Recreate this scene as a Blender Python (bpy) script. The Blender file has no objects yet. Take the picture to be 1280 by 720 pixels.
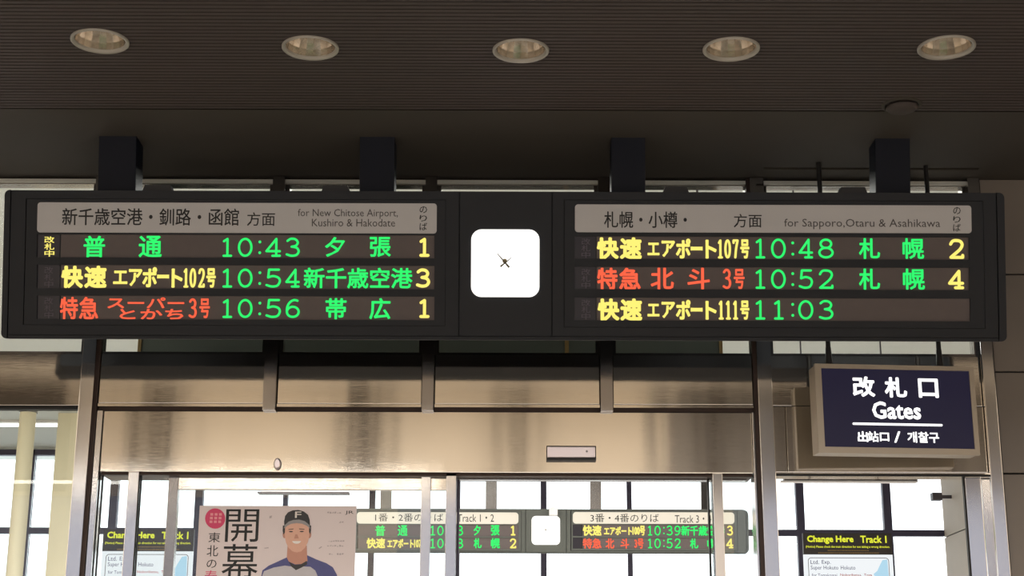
import bpy, bmesh, math, random
from mathutils import Vector, Matrix
random.seed(4)
S = bpy.context.scene
PI = math.pi

# ------------------------------------------------------------------ camera
FOC, PITCH, ROLL, EYE = 1950.0, math.radians(15.4), math.radians(0.17), 1.6
cd = bpy.data.cameras.new('camera'); cam = bpy.data.objects.new('camera', cd); S.collection.objects.link(cam)
cam.location = (0, 0, EYE)
CM = Matrix.Rotation(PI/2 + PITCH, 3, 'X') @ Matrix.Rotation(ROLL, 3, 'Z')
cam.rotation_euler = CM.to_euler()
cd.sensor_width = 36.0; cd.lens = 36.0*FOC/1280.0; cd.clip_end = 200
S.camera = cam
# ------------------------------------------------------------------ exposure, sky, lamps of the hall, concourse fill
S.view_settings.view_transform = 'Standard'; S.view_settings.look = 'None'
S.view_settings.exposure = 0.0; S.view_settings.gamma = 1.0; S.view_settings.use_curve_mapping = False
w = bpy.data.worlds.new('overcast_sky'); S.world = w; w.use_nodes = True
bg = w.node_tree.nodes['Background']; bg.inputs[0].default_value = (0.93, 0.96, 1.0, 1); bg.inputs[1].default_value = 2.4

def area(name, loc, rot, sx, sy, watt, col):
    l = bpy.data.lights.new(name, 'AREA'); l.shape = 'RECTANGLE'; l.size = sx; l.size_y = sy; l.energy = watt; l.color = col
    o = bpy.data.objects.new(name, l); o.location = loc; o.rotation_euler = rot; S.collection.objects.link(o); return o
area('hall_lamp', (-3.5, -5.0, 6.85), (0, 0, 0), 5, 5, 1130, (1.0, 0.94, 0.86))
area('hall_lamp', (3.5, -5.0, 6.85), (0, 0, 0), 5, 5, 850, (1.0, 0.95, 0.88))
area('hall_strip_lamp', (-4.1, -6.0, 4.5), (0, 0, 0), 6.2, .3, 45, (1.0, 0.96, 0.88))
area('concourse_fill', (-1.0, 11.0, 4.85), (0, 0, 0), 14, 3, 1150, (1.0, 0.97, 0.92))  # unseen fill added to brighten the inner board and the concourse

# ------------------------------------------------------------------ pixel -> world helpers
def ray(px, py):
    return CM @ Vector(((px-640)/FOC, (360-py)/FOC, -1.0))
def P(px, py, Y):                      # point on the upright plane at distance Y
    d = ray(px, py); t = Y/d.y
    return Vector((d.x*t, Y, EYE + d.z*t))
def CE(px, py, H=4.05):                # point on a level plane at height H
    d = ray(px, py); t = (H-EYE)/d.z
    return Vector((d.x*t, d.y*t, H))
def R(x0, y0, x1, y1, Y):
    xm, ym = (x0+x1)/2, (y0+y1)/2
    return (P(x0, ym, Y).x, P(x1, ym, Y).x, P(xm, y1, Y).z, P(xm, y0, Y).z)

class Frame:                           # a tilted or turned plate: local x right, z up, y away
    def __init__(s, origin, tilt=0, yaw=0):
        s.M = Matrix.Translation(origin) @ Matrix.Rotation(yaw, 4, 'Z') @ Matrix.Rotation(tilt, 4, 'X')
        s.I = s.M.inverted(); s.o = Vector(origin); s.n = (s.M.to_3x3() @ Vector((0, 1, 0)))
        s.tilt, s.yaw = tilt, yaw
    def uv(s, px, py):
        d = ray(px, py); c = Vector((0, 0, EYE)); t = (s.o-c).dot(s.n)/d.dot(s.n)
        q = s.I @ (c + d*t); return q.x, q.z
    def rect(s, x0, y0, x1, y1):
        xm, ym = (x0+x1)/2, (y0+y1)/2
        return s.uv(x0, ym)[0], s.uv(x1, ym)[0], s.uv(xm, y1)[1], s.uv(xm, y0)[1]

# ------------------------------------------------------------------ materials
def nodes(name):
    m = bpy.data.materials.new(name); m.use_nodes = True
    return m, m.node_tree, m.node_tree.nodes['Principled BSDF']
def srgb(c):
    return tuple(((v/255)/12.92 if v/255 <= .04045 else ((v/255+.055)/1.055)**2.4) for v in c) + (1,)
def mat(name, col, rough=.6, metal=0, var=.12, scale=6, bump=0, spec=.5, stretch=(1, 1, 1)):
    m, t, b = nodes(name); N = t.nodes; L = t.links
    tc = N.new('ShaderNodeTexCoord'); mp = N.new('ShaderNodeMapping'); mp.inputs['Scale'].default_value = stretch
    nz = N.new('ShaderNodeTexNoise'); nz.inputs['Scale'].default_value = scale; nz.inputs['Detail'].default_value = 4
    L.new(tc.outputs['Object'], mp.inputs[0]); L.new(mp.outputs[0], nz.inputs['Vector'])
    mx = N.new('ShaderNodeMix'); mx.data_type = 'RGBA'
    c = srgb(col)
    mx.inputs[6].default_value = tuple(v*(1-var) for v in c[:3])+(1,); mx.inputs[7].default_value = tuple(min(1, v*(1+var)) for v in c[:3])+(1,)
    L.new(nz.outputs['Fac'], mx.inputs[0]); L.new(mx.outputs[2], b.inputs['Base Color'])
    b.inputs['Roughness'].default_value = rough; b.inputs['Metallic'].default_value = metal; b.inputs['Specular IOR Level'].default_value = spec
    if bump:
        bp = N.new('ShaderNodeBump'); bp.inputs['Strength'].default_value = bump; bp.inputs['Distance'].default_value = .002
        L.new(nz.outputs['Fac'], bp.inputs['Height']); L.new(bp.outputs[0], b.inputs['Normal'])
    return m
def steel(name, col, rough, brush=.25, warp=.10):
    m, t, b = nodes(name); N = t.nodes; L = t.links
    tc = N.new('ShaderNodeTexCoord')
    def noise(scl, sc, det=2):
        mp = N.new('ShaderNodeMapping'); mp.inputs['Scale'].default_value = scl; L.new(tc.outputs['Object'], mp.inputs[0])
        n = N.new('ShaderNodeTexNoise'); n.inputs['Scale'].default_value = sc; n.inputs['Detail'].default_value = det
        L.new(mp.outputs[0], n.inputs['Vector']); return n
    n1 = noise((1.5, 1, 200), 6); n2 = noise((1.7, 1, .15), 2.2)
    b1 = N.new('ShaderNodeBump'); b1.inputs['Strength'].default_value = brush; b1.inputs['Distance'].default_value = .001
    b2 = N.new('ShaderNodeBump'); b2.inputs['Strength'].default_value = warp; b2.inputs['Distance'].default_value = .06
    L.new(n1.outputs['Fac'], b1.inputs['Height']); L.new(n2.outputs['Fac'], b2.inputs['Height'])
    L.new(b2.outputs[0], b1.inputs['Normal']); L.new(b1.outputs[0], b.inputs['Normal'])
    b.inputs['Base Color'].default_value = srgb(col); b.inputs['Metallic'].default_value = 1; b.inputs['Roughness'].default_value = rough
    return m
def glow(name, col, strength):
    m, t, b = nodes(name); b.inputs['Base Color'].default_value = (0.02, .02, .02, 1)
    b.inputs['Specular IOR Level'].default_value = .2
    b.inputs['Emission Color'].default_value = srgb(col); b.inputs['Emission Strength'].default_value = strength
    return m
def glass_mat(name, tint=(.97, .99, .985), refl=1.0):
    m = bpy.data.materials.new(name); m.use_nodes = True; t = m.node_tree; N = t.nodes; L = t.links
    N.remove(N['Principled BSDF']); out = N['Material Output']
    tr = N.new('ShaderNodeBsdfTransparent'); tr.inputs[0].default_value = tint+(1,)
    gl = N.new('ShaderNodeBsdfGlossy'); gl.inputs['Roughness'].default_value = .01; gl.inputs['Color'].default_value = (refl, refl, refl, 1)
    fr = N.new('ShaderNodeFresnel'); fr.inputs[0].default_value = 1.5; mx = N.new('ShaderNodeMixShader')
    L.new(fr.outputs[0], mx.inputs[0]); L.new(tr.outputs[0], mx.inputs[1]); L.new(gl.outputs[0], mx.inputs[2]); L.new(mx.outputs[0], out.inputs[0])
    return m

M = dict(
    ceil=mat('ribbed_ceiling_paint', (61, 53, 51), .75, var=.08, scale=3),
    ceilp=mat('plain_ceiling_board', (58, 53, 47), .85, var=.15, scale=2),
    dark=mat('dark_grey_casing', (37, 39, 44), .6, var=.06, scale=14, bump=.05, spec=.3),
    darker=mat('black_recess', (22, 20, 21), .5, var=.1),
    post=mat('navy_black_post', (12, 16, 29), .5, var=.12, scale=5, spec=.2),
    row=mat('led_filter', (90, 80, 79), .55, var=.06, scale=30),
    status=mat('dark_status_window', (34, 29, 38), .4, var=.1, scale=20),
    dim=mat('unlit_status_letters', (92, 84, 96), .6),
    plate=mat('white_acrylic_plate', (186, 184, 185), .35, var=.03, scale=5),
    ink=mat('black_ink', (24, 23, 24), .6),
    ink2=mat('grey_ink', (70, 66, 66), .6),
    steel=steel('brushed_steel', (230, 225, 218), .05, .02, .03),
    jamb=steel('satin_steel_tube', (226, 224, 223), .10, .015, .008),
    mull=steel('grey_mullion_metal', (165, 160, 156), .16, .03, .01),
    alu=mat('pale_aluminium_trim', (206, 206, 198), .45, metal=.2, var=.04),
    gap=mat('black_joint', (20, 18, 18), .7),
    bronze=mat('dark_bronze_joint', (58, 44, 38), .5, metal=.5),
    glass=glass_mat('clear_glass'), tinted=glass_mat('sky_dimming_glass', (.50, .50, .53)),
    stone=mat('grey_stone_cladding', (120, 111, 103), .5, var=.10, scale=5, bump=.1),
    stone2=mat('beige_wall_cladding', (196, 184, 170), .7, var=.06, scale=3),
    floor=mat('polished_stone_floor', (176, 171, 164), .25, var=.12, scale=3),
    hall=mat('beige_hall_plaster', (230, 219, 203), .8, var=.06, scale=1.5),
    hallc=mat('white_hall_ceiling', (214, 206, 194), .9, var=.04),
    greyp=mat('grey_reflection_card', (140, 135, 130), .8, var=.05),
    reflblock=mat('brown_reflection_block', (76, 70, 65), .7, var=.15, scale=2),
    wceil=mat('white_concourse_ceiling', (205, 207, 203), .85, var=.03, scale=2),
    casing2=mat('brightlit_grey_casing', (82, 85, 80), .5, var=.05),  # inner board casing: stronger concourse light put into a paler colour
    plate2=mat('brightlit_acrylic_plate', (218, 213, 203), .35, var=.03),  # inner board plates: same acrylic, its stronger lighting put into the colour
    cream=mat('cream_painted_column', (240, 230, 200), .5, var=.06, scale=4, stretch=(2, 2, .3)),
    winf=mat('dark_plum_window_bar', (52, 46, 68), .5, var=.15, scale=6),
    gatef=mat('champagne_sign_frame', (166, 155, 140), .38, metal=.35, var=.05),
    navy=glow('backlit_navy_panel', (28, 25, 64), .45),
    white=glow('backlit_white', (255, 253, 252), 1.5),
    clock=glow('lit_clock_face', (255, 252, 246), 1.6),
    cap=mat('brass_hub', (150, 135, 100), .4, metal=.6),
    hand=mat('olive_clock_hand', (96, 88, 62), .5),
    green=glow('green_led', (40, 250, 112), 1.0),
    yellow=glow('amber_led', (255, 238, 118), 1.05),
    red=glow('red_led', (255, 98, 66), 1.05),
    reflector=mat('downlight_reflector', (226, 218, 208), .22, metal=1, var=.05),
    flange=mat('downlight_ring', (165, 160, 152), .4, var=.05, metal=.3),
    frost=mat('frosted_lamp', (235, 232, 225), .3, var=.02),
    sensor=mat('pale_pink_plastic', (236, 224, 226), .3, metal=.7, var=.03),
    grey=mat('grey_plastic', (128, 122, 124), .5),
    paper=mat('poster_paper', (224, 210, 210), .45, var=.02, scale=2),
    pink=mat('crimson_print', (214, 58, 104), .5, var=.03),
    palep=mat('pale_pink_print', (236, 150, 160), .5),
    skin=mat('printed_skin', (222, 172, 150), .5, var=.06, scale=60),
    skins=mat('printed_skin_shade', (196, 140, 120), .5, var=.05, scale=60),
    capb=mat('printed_black_cap', (42, 40, 42), .5, var=.2, scale=50),
    capg=mat('printed_cap_edge', (150, 146, 146), .5),
    jers=mat('printed_blue_jersey', (74, 76, 132), .5, var=.14, scale=40),
    jersw=mat('printed_grey_jersey', (192, 188, 194), .5, var=.05, scale=30),
    teeth=mat('printed_white', (240, 232, 226), .5),
    faint=mat('printed_faint_grey', (180, 166, 168), .5),
    signk=mat('dark_brown_sign_board', (34, 26, 20), .5),
    signy=glow('backlit_yellow_letters', (236, 240, 60), .95),
    signw=glow('backlit_sign_panel', (240, 244, 247), 1.0),
    navyink=mat('navy_print', (52, 52, 112), .6),
    redink=mat('red_print', (200, 66, 60), .6),
    blueink=glow('backlit_light_blue', (176, 216, 236), 1.0),
    tube=glow('fluorescent_tube', (255, 252, 244), 2.6),
    lumi=mat('dark_luminaire_body', (66, 60, 66), .5),
    wht=mat('white_enamel', (225, 222, 222), .4),
    screen=mat('olive_grey_screen', (72, 78, 72), .7, var=.15, scale=2),
    ochre=mat('ochre_edge_trim', (122, 98, 52), .6),
    orange=mat('orange_print', (220, 150, 120), .6),
)

# ------------------------------------------------------------------ mesh builder
class MB:
    def __init__(s): s.v = []; s.f = []
    def add(s, vs, fs):
        n = len(s.v); s.v += [tuple(p) for p in vs]; s.f += [tuple(i+n for i in f) for f in fs]; return s
    def box(s, x0, x1, y0, y1, z0, z1):
        return s.add([(x0,y0,z0),(x1,y0,z0),(x1,y1,z0),(x0,y1,z0),(x0,y0,z1),(x1,y0,z1),(x1,y1,z1),(x0,y1,z1)],
                     [(0,3,2,1),(4,5,6,7),(0,1,5,4),(1,2,6,5),(2,3,7,6),(3,0,4,7)])
    def prism(s, pts, y0, y1, taper=None):      # polygon in x,z pushed from y0 (front) to y1
        n = len(pts); q = taper or pts
        vs = [(x, y0, z) for x, z in pts] + [(x, y1, z) for x, z in q]
        return s.add(vs, [tuple(range(n)), tuple(range(2*n-1, n-1, -1))] + [(i, i+n, (i+1) % n+n, (i+1) % n) for i in range(n)])
    def rrect(s, x0, x1, z0, z1, r, y0, y1, k=6):
        return s.prism(rr(x0, x1, z0, z1, r, k), y0, y1)
    def cyl(s, a, b, r, n=16, r2=None):
        a = Vector(a); b = Vector(b); d = (b-a).normalized(); u = d.orthogonal().normalized(); w_ = d.cross(u); r2 = r if r2 is None else r2
        vs = [a+(u*math.cos(2*PI*i/n)+w_*math.sin(2*PI*i/n))*r for i in range(n)] + [b+(u*math.cos(2*PI*i/n)+w_*math.sin(2*PI*i/n))*r2 for i in range(n)]
        return s.add(vs, [tuple(range(n-1, -1, -1)), tuple(range(n, 2*n))] + [(i, (i+1) % n, (i+1) % n+n, i+n) for i in range(n)])
    def lathe(s, prof, c=(0, 0, 0), n=48):      # profile of (r, z) about the vertical axis
        vs = []; fs = []; m = len(prof)
        for r, z in prof:
            for i in range(n): vs.append((c[0]+r*math.cos(2*PI*i/n), c[1]+r*math.sin(2*PI*i/n), c[2]+z))
        for j in range(m-1):
            for i in range(n): fs.append((j*n+i, j*n+(i+1) % n, (j+1)*n+(i+1) % n, (j+1)*n+i))
        return s.add(vs, fs)
def rr(x0, x1, z0, z1, r, k=6):
    p = []
    for cx, cz, a in ((x1-r, z0+r, -90), (x1-r, z1-r, 0), (x0+r, z1-r, 90), (x0+r, z0+r, 180)):
        for i in range(k+1):
            t = math.radians(a+90*i/k); p.append((cx+r*math.cos(t), cz+r*math.sin(t)))
    return p
def holed(mb, rect, holes, y0, y1):             # plate in x,z with rectangular holes
    xs = sorted({rect[0], rect[1]} | {v for h in holes for v in h[:2]}); zs = sorted({rect[2], rect[3]} | {v for h in holes for v in h[2:]})
    def full(i, j):
        if i < 0 or j < 0 or i >= len(xs)-1 or j >= len(zs)-1: return False
        x = (xs[i]+xs[i+1])/2; z = (zs[j]+zs[j+1])/2
        return not any(h[0] < x < h[1] and h[2] < z < h[3] for h in holes)
    for i in range(len(xs)-1):
        for j in range(len(zs)-1):
            if not full(i, j): continue
            a, b, c, d = xs[i], xs[i+1], zs[j], zs[j+1]
            mb.add([(a,y0,c),(b,y0,c),(b,y0,d),(a,y0,d)], [(0,1,2,3)]); mb.add([(a,y1,c),(b,y1,c),(b,y1,d),(a,y1,d)], [(3,2,1,0)])
            if not full(i-1, j): mb.add([(a,y0,c),(a,y0,d),(a,y1,d),(a,y1,c)], [(0,1,2,3)])
            if not full(i+1, j): mb.add([(b,y0,c),(b,y1,c),(b,y1,d),(b,y0,d)], [(0,1,2,3)])
            if not full(i, j-1): mb.add([(a,y0,c),(a,y1,c),(b,y1,c),(b,y0,c)], [(0,1,2,3)])
            if not full(i, j+1): mb.add([(a,y0,d),(b,y0,d),(b,y1,d),(a,y1,d)], [(0,1,2,3)])
    return mb

ROOT = {}
def root(name, loc=(0, 0, 0), label=None, cat=None, group=None, kind=None, frame=None):
    o = bpy.data.objects.new(name, None); o.empty_display_size = .1; S.collection.objects.link(o)
    if frame: o.matrix_world = frame.M; ROOT[o.name] = frame.M.copy()
    else: o.location = loc; ROOT[o.name] = Matrix.Translation(loc)
    tag(o, label, cat, group, kind); return o
def tag(o, label=None, cat=None, group=None, kind=None):
    for k, v in (('label', label), ('category', cat), ('group', group), ('kind', kind)):
        if v: o[k] = v
    return o
def obj(name, mb, m, parent=None, label=None, kind=None, local=False, bevel=0, smooth=False):
    me = bpy.data.meshes.new(name); vs = mb.v
    if parent is not None:
        Mx = ROOT[parent.name]
        if not local:
            I = Mx.inverted(); vs = [tuple(I @ Vector(p)) for p in vs]
    me.from_pydata(vs, [], mb.f); me.validate()
    bm = bmesh.new(); bm.from_mesh(me)
    bmesh.ops.recalc_face_normals(bm, faces=bm.faces) if not name.endswith('glass') else None
    if bevel: bmesh.ops.bevel(bm, geom=list(bm.edges), offset=bevel, segments=2, affect='EDGES', profile=.7)
    bm.to_mesh(me); bm.free()
    if smooth:
        for p in me.polygons: p.use_smooth = True
    me.materials.append(M[m] if isinstance(m, str) else m)
    o = bpy.data.objects.new(name, me); S.collection.objects.link(o)
    if parent is not None: o.parent = parent; ROOT[o.name] = ROOT[parent.name]
    tag(o, label, kind=kind); return o
def place(o, v):                                # a top-level mesh: move its origin to v
    for p in o.data.vertices: p.co -= Vector(v)
    o.location = v; return o

# ------------------------------------------------------------------ lettering
_G = {}
def glyph(s):
    if s not in _G:
        c = bpy.data.curves.new('lettering', 'FONT'); c.body = s; c.size = 1; c.resolution_u = 2
        o = bpy.data.objects.new('lettering', c); me = bpy.data.meshes.new_from_object(o)
        v = [tuple(p.co) for p in me.vertices]; f = [tuple(p.vertices) for p in me.polygons]
        bpy.data.objects.remove(o); bpy.data.curves.remove(c); bpy.data.meshes.remove(me)
        xs = [p[0] for p in v]; ys = [p[1] for p in v]
        _G[s] = ([((p[0]-min(xs))/(max(xs)-min(xs)), (p[1]-min(ys))/(max(ys)-min(ys))) for p in v], f)
    return _G[s]
def letters(mb, s, r, y, bold=0.0):             # r = x0,x1,z0,z1 : the printed words fill the box
    v, f = glyph(s)
    q = max(bold, 0)*(r[3]-r[2])*.75               # half width of the stroke laid along every outline
    x0, x1, z0, z1 = r[0]+q, r[1]-q, r[2]+q, r[3]-q
    pts = [(x0+a*(x1-x0), y, z0+b*(z1-z0)) for a, b in v]
    mb.add(pts, f)
    if q > 0:
        cnt = {}
        for face in f:
            for i in range(len(face)):
                e = tuple(sorted((face[i], face[(i+1) % len(face)]))); cnt[e] = cnt.get(e, 0)+1
        done = set()
        for (i, j), c in cnt.items():
            if c != 1: continue
            a_, b_ = pts[i], pts[j]; dx, dz = b_[0]-a_[0], b_[2]-a_[2]; L = math.hypot(dx, dz)
            if L < 1e-9: continue
            nx, nz = -dz/L*q, dx/L*q
            mb.add([(a_[0]+nx, y, a_[2]+nz), (b_[0]+nx, y, b_[2]+nz), (b_[0]-nx, y, b_[2]-nz), (a_[0]-nx, y, a_[2]-nz)], [(3, 2, 1, 0)])
            for p in (i, j):
                if p not in done:
                    done.add(p); mb.add([(pts[p][0]+q*math.cos(PI*k_/3), y, pts[p][2]+q*math.sin(PI*k_/3)) for k_ in range(6)], [tuple(range(6))])
    return mb
def arc(cx, cy, rx, ry, a0, a1, n=14):
    return [(cx+rx*math.cos(math.radians(a0+(a1-a0)*i/n)), cy+ry*math.sin(math.radians(a0+(a1-a0)*i/n))) for i in range(n+1)]
def spl(p, k=5):
    out = []
    for i in range(len(p)-1):
        a = p[max(i-1, 0)]; b = p[i]; c = p[i+1]; d = p[min(i+2, len(p)-1)]
        for j in range(k):
            t = j/k
            out.append(tuple(.5*((2*b[q])+(-a[q]+c[q])*t+(2*a[q]-5*b[q]+4*c[q]-d[q])*t*t+(-a[q]+3*b[q]-3*c[q]+d[q])*t**3) for q in (0, 1)))
    return out+[p[-1]]
DIG = {
 '0': [arc(.5, .5, .5, .5, 0, 360, 28)],
 '1': [[(.12, .86), (.55, 1), (.55, 0)], [(.1, 0), (1, 0)]],
 '2': [spl([(.05, .78), (.22, .96), (.5, 1), (.82, .94), (.95, .74), (.78, .48), (.4, .22), (.06, 0)]), [(.06, 0), (.98, 0)], [(.98, 0), (.98, .12)]],
 '3': [spl([(.1, .88), (.34, 1), (.7, .98), (.9, .8), (.76, .6), (.42, .54)]), spl([(.42, .54), (.82, .47), (.98, .26), (.8, .05), (.42, 0), (.05, .08)])],
 '4': [[(.98, .27), (.02, .27), (.72, 1), (.72, 0)], [(.45, 0), (.98, 0)]],
 '5': [[(.9, 1), (.2, 1), (.14, .54)], spl([(.14, .54), (.5, .62), (.88, .52), (.97, .3), (.8, .06), (.42, 0), (.03, .09)])],
 '6': [arc(.52, .3, .46, .3, 0, 360, 22), spl([(.88, .96), (.6, 1), (.28, .86), (.08, .58), (.06, .3)])],
 '7': [[(.05, .86), (.05, 1), (.95, 1)], spl([(.95, 1), (.6, .5), (.42, 0)])],
 '8': [arc(.5, .765, .4, .235, 0, 360, 20), arc(.5, .27, .5, .27, 0, 360, 22)],
 '9': [arc(.48, .7, .46, .3, 0, 360, 22), spl([(.12, .04), (.4, 0), (.72, .14), (.92, .42), (.94, .7)])],
}
def stroke(mb, pts, r, y):
    for i in range(len(pts)-1):
        (ax, az), (bx, bz) = pts[i], pts[i+1]; dx, dz = bx-ax, bz-az; L = math.hypot(dx, dz) or 1e-9
        nx, nz = -dz/L*r, dx/L*r
        mb.add([(ax+nx, y, az+nz), (bx+nx, y, bz+nz), (bx-nx, y, bz-nz), (ax-nx, y, az-nz)], [(3, 2, 1, 0)])
    for (x, z) in pts:
        mb.add([(x+r*math.cos(2*PI*i/8), y, z+r*math.sin(2*PI*i/8)) for i in range(8)], [tuple(range(8))])
def digit(mb, ch, r, y, rad):
    x0, x1, z0, z1 = r
    if ch == ':':
        cx = (x0+x1)/2; h = z1-z0; q = rad*1.25
        for zc in (z0+.22*h, z0+.78*h):
            mb.add([(cx+q*math.cos(2*PI*i/10), y, zc+q*math.sin(2*PI*i/10)) for i in range(10)], [tuple(range(10))])
        return
    x0 += rad; x1 -= rad; z0 += rad; z1 -= rad
    for pl in DIG[ch]: stroke(mb, [(x0+a*(x1-x0), z0+b*(z1-z0)) for a, b in pl], rad, y)

# ================================================================== SETTING
WY = 6.95                                        # front plane of the door wall
H = 4.05
obj('floor', MB().box(-9, 9, -12, 21, -.1, 0), 'floor', kind='structure')
# ceiling of the low bay: real ribs with cut-outs for the lamps, then plain board
def boolcut(o, cutters):
    for mb in cutters:
        c = obj('cutter', mb, 'dark'); md = o.modifiers.new('b', 'BOOLEAN'); md.operation = 'DIFFERENCE'; md.object = c; md.solver = 'EXACT'
    bpy.context.view_layer.update(); dg = bpy.context.evaluated_depsgraph_get()
    me = bpy.data.meshes.new_from_object(o.evaluated_get(dg)); o.modifiers.clear(); o.data = me
    for c in [c for c in S.objects if c.name.startswith('cutter')]: bpy.data.objects.remove(c)
ceil = root('ceiling', (0, 5, H), kind='structure')
YE = CE(640, 138).y
prof = [(3.0, H+.05)]
n = int((YE-3.0)/.03)
for i in range(n):
    y = YE-(n-i)*.03
    prof += [(y, H), (y+.021, H), (y+.021, H+.005), (y+.03, H+.005)]
prof += [(YE, H), (YE+.0, H+.05)]
prof[1:1] = [(3.0, H)]
m = len(prof); mb = MB()
mb.add([(-8.5, a, b) for a, b in prof]+[(8.5, a, b) for a, b in prof], [tuple(range(m)), tuple(range(2*m-1, m-1, -1))]+[(i, i+m, (i+1) % m+m, (i+1) % m) for i in range(m)])
rib = obj('ribbed_panel', mb, 'ceil', ceil, kind='stuff')
LAMPS = [(125, 50.5), (388, 59), (651, 62.5), (914, 60.5), (1183, 58.5)]
LPOS = [CE(x, y) for x, y in LAMPS]
boolcut(rib, [MB().cyl((p.x, p.y, H-.05), (p.x, p.y, H+.2), .094, 32) for p in LPOS])
SX0, SX1 = CE(955, 210).x, CE(1223, 212).x; SY = CE(1090, 211.5).y
mb = MB()
for a, b, c, d in ((-8.5, 8.5, YE+.004, SY-.014), (-8.5, SX0, SY-.014, SY+.014), (SX1, 8.5, SY-.014, SY+.014), (-8.5, 8.5, SY+.014, 7.1)):
    mb.box(a, b, c, d, H+.002, H+.05)
obj('plain_panel', mb, 'ceilp', ceil)
obj('slot_liner', MB().box(SX0, SX1, SY-.03, SY+.03, H+.045, H+.06), 'gap', ceil)
# hall behind the camera
mb = MB().box(-9, 9, 3.0, 3.1, H+.05, 7).box(-9.1, -9, -12, 3.1, 0, 7)
obj('wall_left', MB().box(-9.1, -9, -12, 21, 0, 7), 'hall', kind='structure')
obj('wall_right', MB().box(9, 9.1, -12, 21, 0, 7), 'hall', kind='structure')
obj('trim_1', MB().box(-9, 9, 2.9, 3.0, H, 7), 'hall', kind='structure')
obj('trim_2', MB().box(-9, 9, -12, 2.9, 7, 7.1), 'hallc', kind='structure')
mb = MB(); holed(mb, (-9, 9, 0, 7), [(-8.6, -3.0, 0, 5.15), (-1.9, 3.0, 0, 5.15), (3.7, 8.6, 0, 5.15)], -12.1, -12)
obj('wall_back', mb, 'hall', kind='structure')
for k, (a, b) in enumerate(((-8.6, -3.0), (-1.9, 3.0), (3.7, 8.6))):
    obj('window_%d' % (8+k), MB().box(a, b, -12.06, -12.05, 0, 5.15), 'tinted', kind='structure')  # unseen panes added to dim the sky reflected in the door stiles
for px in (-1.15, .55, 3.9, 5.4):
    pass
trimn = 3
for x, wd in ((-8.2, 1.6), (-5.9, .22), (-2.48, .34), (.05, .14), (3.36, .36), (5.8, 3.0)):
    obj('trim_%d' % trimn, MB().box(x-wd/2, x+wd/2, -11.9, -11.3, 5.2, 7), 'reflblock', kind='structure'); trimn += 1  # unseen blocks added as dark bands for the steel to reflect

obj('trim_11', MB().box(2.45, 9, -12, -11.8, 5.2, 7), 'greyp', kind='structure')  # unseen panel added to grey the right part of the steel reflection
# -------------------------------------------------- the door wall
wall = root('wall_front', (0, WY, 0), kind='structure')
YC, YT, YH = 443.5, 509.5, 590.5                 # clerestory sill, transom line, door head (in the photograph)
def zat(y, Y=WY, x=640): return P(x, y, Y).z
ZS, ZT, ZH = zat(YC), zat(YT), zat(YH)
MU = [(103, 120, 0), (331, 347, ZT-.02), (528, 543, ZT-.02), (750, 765.5, ZT-.02), (945.5, 963.5, 0), (1226, 1241, 0)]
XM = []
for a, b, zb in MU:
    x0, x1 = P(a, 470, WY).x, P(b, 470, WY).x; XM.append((x0, x1))
    full = zb == 0
    obj('mullion', MB().box(x0, x1, WY-.03, WY+.09, zb, H), 'jamb' if full else 'mull', wall, bevel=.003)
XL, XR = -8.9, XM[5][1]
bays = [(XL, XM[0][0]), (XM[0][1], XM[1][0]), (XM[1][1], XM[2][0]), (XM[2][1], XM[3][0]), (XM[3][1], XM[4][0]), (XM[4][1], XM[5][0])]
# dark joints beside the full height posts
for (x, s) in ((XM[0][1], 1), (XM[4][0], -1)):
    obj('joint', MB().box(min(x, x+s*.016), max(x, x+s*.016), WY-.012, WY+.05, 0, H), 'bronze', wall)
obj('joint', MB().box(XM[5][1], XM[5][1]+.008, WY-.012, WY+.05, 0, H), 'gap', wall)
wn = 1
for i, (a, b) in enumerate(bays):
    a2 = a+(.016 if i == 1 else 0); b2 = b-(.016 if i == 4 else 0)
    # clerestory window
    wo = root('window_%d' % wn, ((a+b)/2, WY, ZS), kind='structure'); wn += 1
    zt = zat(231)
    mb = MB(); holed(mb, (a, b, ZS, H), [(a+.018, b-.018, ZS+.012, zt)], WY+.01, WY+.07)
    obj('window_frame', mb, 'mull', wo); obj('head_trim', MB().box(a, b, WY-.004, WY+.01, zat(229.5), zat(225.5)), 'alu', wo); obj('pane', MB().box(a+.018, b-.018, WY+.035, WY+.041, ZS+.012, zt), 'glass', wo)
    # steel panel below
    zb = zat(YH-1.5, WY) if i == 5 else (ZT-.012 if i == 0 else ZT+.014)
    if i in (1, 2, 3, 4):
        obj('steel_panel', MB().box(a2+.003, b2-.003, WY, WY+.05, ZT+.016, ZS-.002), 'steel', wall, bevel=.002)
        obj('steel_strip', MB().box(a2+.003, b2-.003, WY-.006, WY+.05, ZT, ZT+.013), 'steel', wall)
    elif i == 0:
        obj('steel_panel', MB().box(a, b-.002, WY, WY+.05, ZT+.004, ZS-.002), 'steel', wall, bevel=.002)
    else:
        zq = zat(507)
        xq = P(982, 520, WY).x; x2 = P(1186, 580, WY).x
        obj('steel_panel', MB().box(a+.002, b-.002, WY, WY+.05, zq+.003, ZS-.002), 'steel', wall, bevel=.002)
        obj('steel_panel', MB().box(a+.002, xq-.002, WY, WY+.05, zb, zq), 'steel', wall, bevel=.002)
        obj('steel_panel', MB().box(xq, b-.002, WY-.004, WY+.05, zb, zq), 'steel', wall, bevel=.002)
    obj('backing', MB().box(a, b, WY+.05, WY+.06, (ZT-.02 if i else ZT) if i < 5 else zb, ZS), 'gap', wall)
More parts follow.
